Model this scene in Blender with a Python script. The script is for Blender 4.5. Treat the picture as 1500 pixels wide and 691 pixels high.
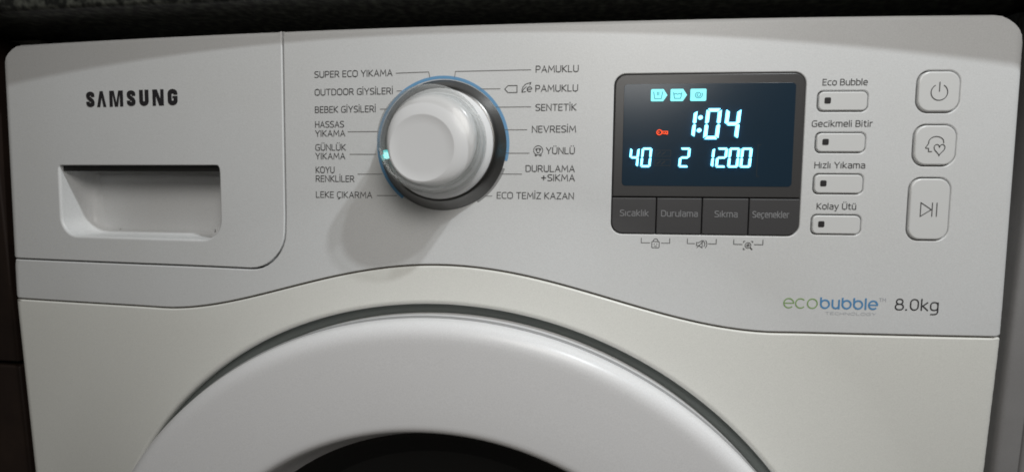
import bpy, bmesh, math, random
from mathutils import Vector, Matrix
from mathutils.geometry import delaunay_2d_cdt
import numpy as np

for o in list(bpy.data.objects):
    bpy.data.objects.remove(o)
scene = bpy.context.scene
COL = scene.collection

# ------------------------------------------------------------------ camera
cam_data = bpy.data.cameras.new("camera")
cam_data.sensor_fit = 'HORIZONTAL'
cam_data.sensor_width = 36.0
cam_data.lens = 16.32
cam_data.clip_start = 0.01
cam_data.clip_end = 50
cam = bpy.data.objects.new("camera", cam_data)
COL.objects.link(cam)
R_ = Vector((0.99333283, 0.11504844, 0.00733074))
U_ = Vector((-0.01944534, 0.10453432, 0.99433116))
F_ = Vector((-0.11362993, 0.98784434, -0.10607453))
cam.matrix_world = Matrix(((R_.x, U_.x, -F_.x, 0.0693),
                           (R_.y, U_.y, -F_.y, -0.2571),
                           (R_.z, U_.z, -F_.z, 0.0781),
                           (0, 0, 0, 1)))
scene.camera = cam

# ------------------------------------------------------------------ light
world = bpy.data.worlds.new("World")
scene.world = world
world.use_nodes = True
bg = world.node_tree.nodes["Background"]
bg.inputs[0].default_value = (1.0, 0.955, 0.86, 1)
bg.inputs[1].default_value = 0.065

def lamp(name, loc, target, size, watts, color):
    d = bpy.data.lights.new(name, 'AREA')
    d.shape = 'DISK'
    d.size = size
    d.energy = watts
    d.color = color
    o = bpy.data.objects.new(name, d)
    COL.objects.link(o)
    o.location = loc
    o.rotation_euler = (Vector(target) - Vector(loc)).to_track_quat('-Z', 'Y').to_euler()
    return o
# the bare kitchen lamp up to the right (hard shadow) and a soft fill added near the camera, no lamp of the room
lamp("kitchen_lamp", (0.70, -0.44, 1.12), (0, 0, 0.05), 0.05, 8.6, (0.93, 0.98, 1.0))
lamp("fill_light", (0.22, -0.55, 0.46), (0.05, 0, 0.0), 0.36, 2.25, (1.0, 0.975, 0.93))

scene.cycles.filter_width = 1.8
vs = scene.view_settings
vs.view_transform = 'Standard'
vs.look = 'None'
vs.exposure = -0.05
vs.gamma = 1
vs.use_curve_mapping = False

# ------------------------------------------------------------------ layout on the control panel, metres (x, z)
LAY = {
  'left': [('SUPER ECO YIKAMA', -0.07737, -0.03039, 0.14011, 0.00379), ('OUTDOOR GİYSİLERİ', -0.07751, -0.03013, 0.12994, 0.00381), ('BEBEK GİYSİLERİ', -0.07786, -0.04044, 0.11996, 0.00383), ('HASSAS', -0.07798, -0.05987, 0.11144, 0.00384), ('YIKAMA', -0.07806, -0.0592, 0.10624, 0.00385), ('GÜNLÜK', -0.07817, -0.0589, 0.09814, 0.00387), ('YIKAMA', -0.07824, -0.05933, 0.09307, 0.00387), ('KOYU', -0.07835, -0.06603, 0.08505, 0.00389), ('RENKLİLER', -0.07829, -0.05379, 0.07992, 0.0039), ('LEKE ÇIKARMA', -0.07799, -0.04291, 0.07057, 0.00391)],
  'right': [('PAMUKLU', 0.05143, 0.07491, 0.14041, 0.00369), ('PAMUKLU', 0.05141, 0.0748, 0.12999, 0.00371), ('SENTETİK', 0.05168, 0.07416, 0.11965, 0.00372), ('NEVRESİM', 0.04982, 0.07418, 0.10781, 0.00375), ('YÜNLÜ', 0.05787, 0.07376, 0.09602, 0.00375), ('DURULAMA', 0.04663, 0.07396, 0.08615, 0.00379), ('+', 0.0555, 0.05816, 0.08111, 0.00322), ('SIKMA', 0.05892, 0.07406, 0.08113, 0.00378), ('ECO TEMİZ KAZAN', 0.03052, 0.07374, 0.07111, 0.00384)],
  'leaders': [[(-0.02836, 0.14172), (-0.00907, 0.142), (-0.00847, 0.13888)], [(0.00582, 0.13861), (0.00635, 0.14195), (0.04892, 0.14208)], [(-0.02793, 0.13173), (-0.02482, 0.13183)], [(-0.03801, 0.12171), (-0.03358, 0.12165)], [(-0.05766, 0.10892), (-0.03918, 0.10906)], [(-0.05656, 0.09596), (-0.04024, 0.09605)], [(-0.05178, 0.08449), (-0.03669, 0.08467)], [(-0.04007, 0.07225), (-0.02779, 0.07222)], [(0.0204, 0.13205), (0.03197, 0.13203)], [(0.02931, 0.12202), (0.04923, 0.12193)], [(0.03419, 0.10944), (0.04721, 0.10949)], [(0.03477, 0.09654), (0.04877, 0.09658)], [(0.03207, 0.08497), (0.04465, 0.08502)], [(0.02374, 0.07256), (0.028, 0.0726)]],
  'keys': [('Sıcaklık', 0.09905, 0.11453, 0.06266, 0.00376), ('Durulama', 0.1212, 0.14071, 0.06245, 0.00373), ('Sıkma', 0.14952, 0.16163, 0.06212, 0.0037), ('Seçenekler', 0.1693, 0.18835, 0.06179, 0.00368)],
  'opts': [('Eco Bubble', 0.2022, 0.22485, 0.13193, 0.00335), ('Gecikmeli Bitir', 0.19782, 0.22855, 0.1105, 0.00339), ('Hızlı Yıkama', 0.20022, 0.22599, 0.08883, 0.00342), ('Kolay Ütü', 0.20243, 0.22262, 0.0671, 0.00345)],
  'btn': [(0.20106, 0.22571, 0.11898, 0.12869), (0.20072, 0.2254, 0.09729, 0.10749), (0.20032, 0.22496, 0.07543, 0.08581), (0.19971, 0.22431, 0.05377, 0.06433)],
  'lamp': [(0.20554, 0.1241), (0.20516, 0.10253), (0.20469, 0.08101), (0.20418, 0.05943)],
  'power': (0.25006, 0.27074, 0.11823, 0.13882),
  'smart': (0.24973, 0.27049, 0.09071, 0.11133),
  'start': (0.24911, 0.26922, 0.05169, 0.08377),
  'brand': ('SAMSUNG', -0.23532, -0.16845, 0.12604, 0.00991),
  'eco': ('eco', 0.18767, 0.20567, 0.01353, 0.00561),
  'bubble': ('bubble', 0.20677, 0.23683, 0.01379, 0.00658),
  'tm': ('TM', 0.23718, 0.24071, 0.01825, 0.00203),
  'tech': ('TECHNOLOGY', 0.20984, 0.2361, 0.0106, 0.00156),
  'kg': ('8.0kg', 0.24536, 0.26772, 0.01378, 0.00634),
  'screen': [(0.09969, 0.1337), (0.18898, 0.13318), (0.18873, 0.07905), (0.09954, 0.07876)],
  'keyline': [(0.09659, 0.07305), (0.19223, 0.07257)],
  'div': [(0.11858, 0.06345), (0.14295, 0.06338), (0.16749, 0.06275)],
  'd1': [(0.13668, 0.1053), (0.13776, 0.11912), (0.14252, 0.10398), (0.1508, 0.12009), (0.15244, 0.10521), (0.16098, 0.11907)],
  'colon': [(0.14007, 0.11545), (0.13963, 0.10868)],
  'row2': [(0.1034, 0.10874, 0.08895, 0.09934), (0.10951, 0.11534, 0.08898, 0.09934), (0.12976, 0.13566, 0.08906, 0.09935), (0.14627, 0.14841, 0.08912, 0.09936), (0.14887, 0.15486, 0.08913, 0.09937), (0.15528, 0.16111, 0.08916, 0.09938), (0.16153, 0.16747, 0.08919, 0.09938)],
  'brk': (0.17051, 0.17199, 0.08435, 0.10105),
  'icons': [(0.11383, 0.12245, 0.12421, 0.13052), (0.1241, 0.13273, 0.12413, 0.13053), (0.13447, 0.14276, 0.12417, 0.13058)],
  'keyi': (0.11744, 0.12318, 0.10627, 0.10909),
  'brackets': [[(0.11095, 0.05047), (0.11103, 0.04772), (0.11582, 0.04776)], [(0.12174, 0.04776), (0.12635, 0.04784), (0.1264, 0.05058)], [(0.13559, 0.0505), (0.13579, 0.04785), (0.13985, 0.04792)], [(0.14685, 0.04778), (0.1511, 0.04785), (0.15115, 0.05046)], [(0.1602, 0.05049), (0.16031, 0.04778), (0.16493, 0.04782)], [(0.17094, 0.04777), (0.17557, 0.04785), (0.17571, 0.05033)]],
  'sym': [(0.11876, 0.0477), (0.1433, 0.04787), (0.16784, 0.04761)],
  'tag': (0.03435, 0.04122, 0.12986, 0.13366),
  'ec': (0.04387, 0.04975, 0.12974, 0.13512),
  'wool': (0.05085, 0.05617, 0.09507, 0.10072),
  'handle': [(-0.25925, 0.08932), (-0.14147, 0.08978), (-0.25795, 0.06398), (-0.14221, 0.05553), (-0.24524, 0.0438), (-0.15302, 0.04434)],
  'arcs': [(-0.02451, 0.06981), (0.03501, 0.09202), (0.03301, 0.08825), (0.01957, 0.06923), (-0.00152, 0.10102)],
  'ind': (-0.0347, 0.09761),
}

# ------------------------------------------------------------------ materials
def mat(name, color, rough=0.4, metal=0.0, spec=0.5, coat=0.0, emit=None, estr=0.0,
        noise=None, bump=0.0, bscale=900.0):
    m = bpy.data.materials.new(name)
    m.use_nodes = True
    nt = m.node_tree
    b = nt.nodes["Principled BSDF"]
    b.inputs["Base Color"].default_value = (*color, 1)
    b.inputs["Roughness"].default_value = rough
    b.inputs["Metallic"].default_value = metal
    b.inputs["Specular IOR Level"].default_value = spec
    b.inputs["Coat Weight"].default_value = coat
    b.inputs["Coat Roughness"].default_value = 0.08
    if emit:
        b.inputs["Emission Color"].default_value = (*emit, 1)
        b.inputs["Emission Strength"].default_value = estr
    tc = None
    if noise or bump:
        tc = nt.nodes.new("ShaderNodeTexCoord")
    if noise:
        c2, sc, lo, hi = noise
        n = nt.nodes.new("ShaderNodeTexNoise")
        n.inputs["Scale"].default_value = sc
        n.inputs["Detail"].default_value = 5
        n.inputs["Roughness"].default_value = 0.6
        nt.links.new(tc.outputs["Object"], n.inputs["Vector"])
        r = nt.nodes.new("ShaderNodeValToRGB")
        r.color_ramp.elements[0].position = lo
        r.color_ramp.elements[0].color = (*color, 1)
        r.color_ramp.elements[1].position = hi
        r.color_ramp.elements[1].color = (*c2, 1)
        nt.links.new(n.outputs["Fac"], r.inputs["Fac"])
        g = nt.nodes.new("ShaderNodeTexNoise")           # fine mottling of the moulded surface
        g.inputs["Scale"].default_value = 1500
        g.inputs["Detail"].default_value = 2
        nt.links.new(tc.outputs["Object"], g.inputs["Vector"])
        mr = nt.nodes.new("ShaderNodeMapRange")
        mr.inputs["From Min"].default_value = 0.3
        mr.inputs["From Max"].default_value = 0.7
        mr.inputs["To Min"].default_value = 0.955
        mr.inputs["To Max"].default_value = 1.045
        nt.links.new(g.outputs["Fac"], mr.inputs["Value"])
        mu = nt.nodes.new("ShaderNodeVectorMath")
        mu.operation = 'SCALE'
        nt.links.new(r.outputs["Color"], mu.inputs[0])
        nt.links.new(mr.outputs["Result"], mu.inputs["Scale"])
        nt.links.new(mu.outputs[0], b.inputs["Base Color"])
    if bump:
        n = nt.nodes.new("ShaderNodeTexNoise")
        n.inputs["Scale"].default_value = bscale
        n.inputs["Detail"].default_value = 3
        nt.links.new(tc.outputs["Object"], n.inputs["Vector"])
        bp = nt.nodes.new("ShaderNodeBump")
        bp.inputs["Strength"].default_value = bump
        bp.inputs["Distance"].default_value = 0.0004
        nt.links.new(n.outputs["Fac"], bp.inputs["Height"])
        nt.links.new(bp.outputs["Normal"], b.inputs["Normal"])
    return m

M = {}
M['panel'] = mat('panel_white_plastic', (0.74, 0.745, 0.75), 0.42, noise=((0.71, 0.71, 0.705), 9, 0.4, 0.75), bump=0.10, bscale=700)
M['body'] = mat('cream_enamel', (0.86, 0.855, 0.812), 0.30, noise=((0.845, 0.838, 0.79), 7, 0.4, 0.75), bump=0.05, bscale=400)
M['door'] = mat('door_white_gloss', (0.86, 0.855, 0.865), 0.34, coat=0.0, noise=((0.84, 0.83, 0.84), 8, 0.4, 0.75))
M['button'] = mat('button_white', (0.74, 0.74, 0.735), 0.32)
M['knob'] = mat('knob_white', (0.80, 0.80, 0.81), 0.25, coat=0.2)
M['gasket'] = mat('dark_gasket', (0.155, 0.172, 0.165), 0.6)
M['trim'] = mat('grey_trim', (0.45, 0.45, 0.46), 0.35, metal=0.3)
M['chrome'] = mat('smoked_chrome', (0.16, 0.158, 0.155), 0.30, metal=1.0)
M['black'] = mat('slot_shade_black', (0.012, 0.012, 0.012), 0.6)  # painted shade for the grip opening
M['backing'] = mat('dark_backing', (0.05, 0.047, 0.042), 0.8)
M['bezel'] = mat('smoked_bezel', (0.055, 0.053, 0.053), 0.35, bump=0.03)
M['keycap'] = mat('charcoal_key', (0.060, 0.058, 0.060), 0.45, bump=0.05)
M['screen'] = mat('dark_screen', (0.011, 0.029, 0.050), 0.22)
M['ghost'] = mat('unlit_segment', (0.040, 0.046, 0.050), 0.25)
M['seg'] = mat('lit_segment', (0.3, 0.4, 0.4), 0.5, emit=(0.17, 0.72, 1.0), estr=4.0)
M['icon_lit'] = mat('lit_icon', (0.2, 0.4, 0.4), 0.5, emit=(0.20, 0.86, 0.92), estr=1.0)
M['icon_line'] = mat('icon_line', (0.02, 0.10, 0.12), 0.6, emit=(0.02, 0.20, 0.24), estr=1.0)
M['key_red'] = mat('lit_red_icon', (0.3, 0.05, 0.02), 0.5, emit=(1.0, 0.075, 0.010), estr=1.5)
M['led'] = mat('cyan_led', (0.2, 0.5, 0.5), 0.4, emit=(0.10, 0.60, 0.58), estr=0.8)
M['led_core'] = mat('cyan_led_core', (0.4, 0.6, 0.6), 0.4, emit=(0.42, 0.95, 0.92), estr=1.0)
M['print'] = mat('grey_black_print', (0.045, 0.043, 0.045), 0.6)
M['brand'] = mat('brand_print', (0.022, 0.020, 0.023), 0.5)
M['line'] = mat('leader_print', (0.14, 0.135, 0.135), 0.6)
M['keytext'] = mat('grey_key_print', (0.27, 0.27, 0.28), 0.6)
M['blue_arc'] = mat('blue_print', (0.16, 0.37, 0.62), 0.5)
M['grey_arc'] = mat('grey_print', (0.30, 0.30, 0.30), 0.5)
M['eco_green'] = mat('green_print', (0.24, 0.40, 0.13), 0.55)
M['eco_blue'] = mat('blue_logo_print', (0.10, 0.29, 0.55), 0.55)
M['pale'] = mat('pale_print', (0.50, 0.52, 0.55), 0.55)
M['lampdot'] = mat('smoked_lamp_dot', (0.035, 0.033, 0.034), 0.35)
M['dust'] = mat('seam_dust', (0.14, 0.11, 0.085), 0.9)
M['glass'] = mat('smoked_door_glass', (0.006, 0.006, 0.006), 0.06, spec=0.5)
M['wood'] = mat('dark_brown_board', (0.014, 0.008, 0.006), 0.6, spec=0.25, noise=((0.022, 0.013, 0.009), 30, 0.4, 0.7))
M['filler'] = mat('grey_filler', (0.16, 0.155, 0.14), 0.6)
M['greycab'] = mat('grey_laminate', (0.27, 0.262, 0.262), 0.5, noise=((0.23, 0.222, 0.222), 20, 0.35, 0.7), bump=0.1)
M['greycab_edge'] = mat('dark_grey_edge', (0.16, 0.175, 0.18), 0.55)
M['wall'] = mat('dim_wall', (0.12, 0.11, 0.10), 0.9)

def clear_material():
    m = bpy.data.materials.new('clear_acrylic')
    m.use_nodes = True
    nt = m.node_tree
    nt.nodes.clear()
    out = nt.nodes.new('ShaderNodeOutputMaterial')
    tr = nt.nodes.new('ShaderNodeBsdfTransparent')
    tr.inputs[0].default_value = (0.94, 0.945, 0.94, 1)
    df = nt.nodes.new('ShaderNodeBsdfDiffuse')
    df.inputs[0].default_value = (0.75, 0.76, 0.75, 1)
    haze = nt.nodes.new('ShaderNodeMixShader')
    haze.inputs[0].default_value = 0.09
    nt.links.new(tr.outputs[0], haze.inputs[1])
    nt.links.new(df.outputs[0], haze.inputs[2])
    half = nt.nodes.new('ShaderNodeMath')
    half.operation = 'MULTIPLY'
    half.inputs[1].default_value = 0.45
    gl = nt.nodes.new('ShaderNodeBsdfGlossy')
    gl.inputs['Roughness'].default_value = 0.05
    fr = nt.nodes.new('ShaderNodeFresnel')
    fr.inputs['IOR'].default_value = 1.49
    mx = nt.nodes.new('ShaderNodeMixShader')
    nt.links.new(fr.outputs[0], half.inputs[0])
    nt.links.new(half.outputs[0], mx.inputs[0])
    nt.links.new(haze.outputs[0], mx.inputs[1])
    nt.links.new(gl.outputs[0], mx.inputs[2])
    nt.links.new(mx.outputs[0], out.inputs[0])
    return m
M['clear'] = clear_material()

def granite():
    m = bpy.data.materials.new('black_granite')
    m.use_nodes = True
    nt = m.node_tree
    b = nt.nodes["Principled BSDF"]
    tc = nt.nodes.new("ShaderNodeTexCoord")
    v = nt.nodes.new("ShaderNodeTexVoronoi")
    v.inputs["Scale"].default_value = 420
    n = nt.nodes.new("ShaderNodeTexNoise")
    n.inputs["Scale"].default_value = 210
    n.inputs["Detail"].default_value = 6
    for t in (v, n):
        nt.links.new(tc.outputs["Object"], t.inputs["Vector"])
    r = nt.nodes.new("ShaderNodeValToRGB")
    r.color_ramp.elements[0].position = 0.42
    r.color_ramp.elements[0].color = (0.006, 0.007, 0.006, 1)
    r.color_ramp.elements[1].position = 0.72
    r.color_ramp.elements[1].color = (0.10, 0.104, 0.088, 1)
    nt.links.new(n.outputs["Fac"], r.inputs["Fac"])
    nt.links.new(r.outputs["Color"], b.inputs["Base Color"])
    b.inputs["Roughness"].default_value = 0.5
    return m
M['granite'] = granite()

# ------------------------------------------------------------------ object helpers
def new_obj(name, mesh, material, parent=None, smooth=True):
    o = bpy.data.objects.new(name, mesh)
    COL.objects.link(o)
    if material is not None and not mesh.materials:
        mesh.materials.append(material)
    if smooth:
        for p in mesh.polygons:
            p.use_smooth = True
    if parent is not None:
        o.parent = parent
        if parent.type == 'EMPTY':
            o.location = -parent.location      # meshes are written in scene metres
    return o

def empty(name, loc, label, cat):
    o = bpy.data.objects.new(name, None)
    COL.objects.link(o)
    o.location = loc
    o["label"] = label
    o["category"] = cat
    return o

def mesh_from(name, verts, faces, normals=None):
    me = bpy.data.meshes.new(name)
    me.from_pydata([tuple(v) for v in verts], [], faces)
    me.update()
    if normals is not None:
        for p in me.polygons:
            p.use_smooth = True
        me.normals_split_custom_set_from_vertices([tuple(n) for n in normals])
    return me

# ------------------------------------------------------------------ front surface of the machine
CD = (0.0, -0.2253)        # door centre (x, z)
SAG, TILT = 0.011, math.tan(0.0463)
XE, RS = 0.3035, 0.0062     # half width to the side walls, roll of the side edge
def smooth01(t):
    t = min(1.0, max(0.0, t))
    return t * t * (3 - 2 * t)
def S(x, z):
    """depth of the moulded front: bowed left to right, leaning back above the seam, a low collar round the door"""
    y = SAG * (x / 0.3) ** 2
    k = 0.006
    y += TILT * (0.5 * (z + math.sqrt(z * z + k * k)))
    r = math.hypot(x - CD[0], z - CD[1])
    y -= 0.0085 * max(0.0, min(1.08, (0.305 - r) / 0.0685)) ** 1.6
    u = abs(x) - (XE - RS)                     # the sides roll back
    if u > 0:
        y += RS - math.sqrt(max(1e-9, RS * RS - min(u, 0.985 * RS) ** 2))
    return y
def SN(x, z, e=0.0004):
    fx = (S(x + e, z) - S(x - e, z)) / (2 * e)
    fz = (S(x, z + e) - S(x, z - e)) / (2 * e)
    return Vector((fx, -1, fz)).normalized()

def wave(x):
    """height of the seam between control panel and lower front"""
    a = abs(x)
    if a > 0.185:
        return 0.0
    return 0.0333 * (0.5 * (1 + math.cos(math.pi * a / 0.185))) ** 0.92

# ------------------------------------------------------------------ 2-D outlines
def rounded(pts, step=0.003, arc=9):
    """pts: (x, z, corner radius) counter-clockwise -> dense polyline"""
    n = len(pts)
    out = []
    corners = []
    for i in range(n):
        p = Vector(pts[i][:2]); a = Vector(pts[i - 1][:2]); b = Vector(pts[(i + 1) % n][:2])
        r = pts[i][2]
        if r <= 0:
            corners.append([p]); continue
        u = (a - p).normalized(); v = (b - p).normalized()
        ang = u.angle(v)
        t = min(r / math.tan(ang / 2), 0.49 * (a - p).length, 0.49 * (b - p).length)
        rr = t * math.tan(ang / 2)
        c = p + (u + v).normalized() * (rr / math.sin(ang / 2))
        s = p + u * t; e = p + v * t
        a0 = math.atan2(s.y - c.y, s.x - c.x); a1 = math.atan2(e.y - c.y, e.x - c.x)
        d = (a1 - a0 + math.pi) % (2 * math.pi) - math.pi
        corners.append([Vector((c.x + rr * math.cos(a0 + d * k / arc), c.y + rr * math.sin(a0 + d * k / arc))) for k in range(arc + 1)])
    for i in range(n):
        cur = corners[i]; nxt = corners[(i + 1) % n]
        out += cur
        s, e = cur[-1], nxt[0]
        m = int((e - s).length / step)
        for k in range(1, m):
            out.append(s + (e - s) * (k / m))
    res = []
    for q in out:
        if not res or (q - res[-1]).length > 1e-6:
            res.append(q)
    if (res[0] - res[-1]).length < 1e-6:
        res.pop()
    return res

def circle(cx, cz, r, n=160, cw=False):
    s = -1 if cw else 1
    return [Vector((cx + r * math.cos(s * 2 * math.pi * k / n), cz + r * math.sin(s * 2 * math.pi * k / n))) for k in range(n)]

def area2(loop):
    return sum(loop[i - 1].x * loop[i].y - loop[i].x * loop[i - 1].y for i in range(len(loop)))

def plate(name, loops, material, parent, fillet=0.001, depth=0.01, lift=0.0, grid=0.008, steps=5, surf=S, back=False, normals=True):
    """a moulded plate following surf(x, z): loops[0] the outline, the rest holes; rounded edges of radius fillet (number or f(x, z))"""
    fr = fillet if callable(fillet) else (lambda x, z: fillet)
    verts, norms, faces = [], [], []
    inner2d, inner_idx, loop_edges = [], [], []
    for li, loop in enumerate(loops):
        loop = list(loop)
        if (area2(loop) > 0) != (li == 0):
            loop.reverse()
        n = len(loop)
        en, er = [], []
        for i in range(n):                       # edge i: i -> i+1, outward normal to the right
            a, b = loop[i], loop[(i + 1) % n]
            d = (b - a).normalized()
            en.append(Vector((d.y, -d.x)))
            mid = (a + b) / 2
            er.append(fr(mid.x, mid.y))
        rings = []
        for k in range(steps + 2):
            th = math.pi / 2 * min(k, steps) / steps
            row = []
            for i in range(n):
                n1, n2 = en[i - 1], en[i]
                r1, r2 = er[i - 1], er[i]
                no = (n1 + n2).normalized()
                d1, d2 = r1 * (1 - math.sin(th)), r2 * (1 - math.sin(th))
                cr = n1.x * n2.y - n1.y * n2.x
                if abs(cr) > 0.25:
                    ox = (-d1 * n2.y + d2 * n1.y) / cr
                    oz = (-n1.x * d2 + n2.x * d1) / cr
                    off = Vector((ox, oz))
                    rv = min(r1, r2)
                else:
                    off = -no * ((d1 + d2) / 2)
                    rv = (r1 + r2) / 2
                q = loop[i] + off
                dep = rv * (1 - math.cos(th)) if k <= steps else depth
                base = surf(loop[i].x, loop[i].y) if k > 0 else surf(q.x, q.y)
                base = surf(q.x, q.y)
                idx = len(verts)
                verts.append((q.x, base - lift + dep, q.y))
                N = SN(q.x, q.y) if surf is S else Vector((0, -1, 0))
                nv = N * math.cos(th) + Vector((no.x, 0, no.y)) * math.sin(th)
                norms.append(nv.normalized())
                row.append(idx)
                if k == 0:
                    inner2d.append(q); inner_idx.append(idx)
            rings.append(row)
        st = len(inner2d) - n
        loop_edges += [(st + i, st + (i + 1) % n) for i in range(n)]
        for k in range(len(rings) - 1):
            A, B = rings[k], rings[k + 1]
            for i in range(n):
                j = (i + 1) % n
                faces.append((A[i], B[i], B[j], A[j]))
    pts = list(inner2d)
    if grid:
        arr = np.array([(v.x, v.y) for v in inner2d])
        lo, hi = arr.min(0), arr.max(0)
        xs = np.arange(lo[0] + grid / 2, hi[0], grid)
        zs = np.arange(lo[1] + grid / 2, hi[1], grid)
        for x in xs:
            for z in zs:
                if abs(x) < XE - RS - 0.001 and np.min((arr[:, 0] - x) ** 2 + (arr[:, 1] - z) ** 2) > (0.55 * grid) ** 2:
                    pts.append(Vector((x, z)))
        if surf is S and hi[0] > 0.29 or lo[0] < -0.29:
            for sg in (-1, 1):
                for u in (-0.15, 0.25, 0.45, 0.62, 0.76, 0.87, 0.94):
                    x = sg * (XE - RS + RS * u)
                    for z in np.arange(lo[1] + 0.001, hi[1], 0.004):
                        if np.min((arr[:, 0] - x) ** 2 + (arr[:, 1] - z) ** 2) > 0.0006 ** 2 and lo[0] < x < hi[0]:
                            pts.append(Vector((x, z)))
    vo, eo, fo, ov, oe, of = delaunay_2d_cdt(pts, loop_edges, [], 4, 1e-7)
    remap = {}
    for vi, v in enumerate(vo):
        src = [s for s in ov[vi] if s < len(inner_idx)]
        if src:
            remap[vi] = inner_idx[src[0]]
    hole_polys = []
    k0 = len(loops[0])
    for lp in loops[1:]:
        hole_polys.append(np.array([(v.x, v.y) for v in inner2d[k0:k0 + len(lp)]]))
        k0 += len(lp)
    def in_hole(x, z):
        for P in hole_polys:
            if not (P[:, 0].min() < x < P[:, 0].max() and P[:, 1].min() < z < P[:, 1].max()):
                continue
            Q = np.roll(P, -1, axis=0)
            c = (P[:, 1] > z) != (Q[:, 1] > z)
            xi = (Q[:, 0] - P[:, 0]) * (z - P[:, 1]) / np.where(Q[:, 1] == P[:, 1], 1e-12, Q[:, 1] - P[:, 1]) + P[:, 0]
            if np.count_nonzero(c & (x < xi)) % 2:
                return True
        return False
    for f in fo:
        f = list(f)
        a, b, c = (vo[f[0]], vo[f[1]], vo[f[2]])
        if in_hole((a.x + b.x + c.x) / 3, (a.y + b.y + c.y) / 3):
            continue
        if (b.x - a.x) * (c.y - a.y) - (b.y - a.y) * (c.x - a.x) < 0:
            f.reverse()
        ids = []
        for vi in f:
            if vi not in remap:
                v = vo[vi]
                remap[vi] = len(verts)
                verts.append((v.x, surf(v.x, v.y) - lift, v.y))
                norms.append(SN(v.x, v.y) if surf is S else Vector((0, -1, 0)))
            ids.append(remap[vi])
        faces.append(tuple(ids))
    me = mesh_from(name, verts, faces, norms if normals else None)
    return new_obj(name, me, material, parent)

def lathe(name, prof, material, parent, origin, axis, seg=96, closed=False, offs=None):
    """prof: (radius, height along axis)"""
    ax = Vector(axis).normalized()
    e1 = Vector((1, 0, 0)); e1 = (e1 - ax * e1.dot(ax)).normalized()
    e2 = ax.cross(e1)
    if e2.z < 0:
        e2 = -e2
    O = Vector(origin)
    verts, faces = [], []
    n = len(prof)
    for i, (r, h) in enumerate(prof):
        ox, oz = offs[i] if offs else (0, 0)
        for k in range(seg):
            a = 2 * math.pi * k / seg
            verts.append(O + ax * h + e1 * (ox + r * math.cos(a)) + e2 * (oz + r * math.sin(a)))
    rows = n if closed else n - 1
    for i in range(rows):
        j = (i + 1) % n
        for k in range(seg):
            l = (k + 1) % seg
            faces.append((i * seg + k, i * seg + l, j * seg + l, j * seg + k))
    if not closed and prof[-1][0] > 1e-6:
        faces.append(tuple((n - 1) * seg + k for k in range(seg)))
    me = mesh_from(name, verts, faces)
    bm = bmesh.new(); bm.from_mesh(me)
    bmesh.ops.remove_doubles(bm, verts=bm.verts, dist=1e-7)
    bmesh.ops.recalc_face_normals(bm, faces=bm.faces)
    bm.to_mesh(me); bm.free()
    o = new_obj(name, me, material, parent)
    me.set_sharp_from_angle(angle=math.radians(38))
    return o

def box(name, x0, x1, y0, y1, z0, z1, material, parent, bevel=0.0, seg=3):
    bm = bmesh.new()
    bmesh.ops.create_cube(bm, size=1)
    for v in bm.verts:
        v.co = Vector(((x0 + x1) / 2 + v.co.x * (x1 - x0), (y0 + y1) / 2 + v.co.y * (y1 - y0), (z0 + z1) / 2 + v.co.z * (z1 - z0)))
    if bevel:
        bmesh.ops.bevel(bm, geom=bm.edges[:], offset=bevel, segments=seg, profile=0.5, affect='EDGES')
    me = bpy.data.meshes.new(name); bm.to_mesh(me); bm.free()
    o = new_obj(name, me, material, parent)
    me.set_sharp_from_angle(angle=math.radians(30))
    return o

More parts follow.
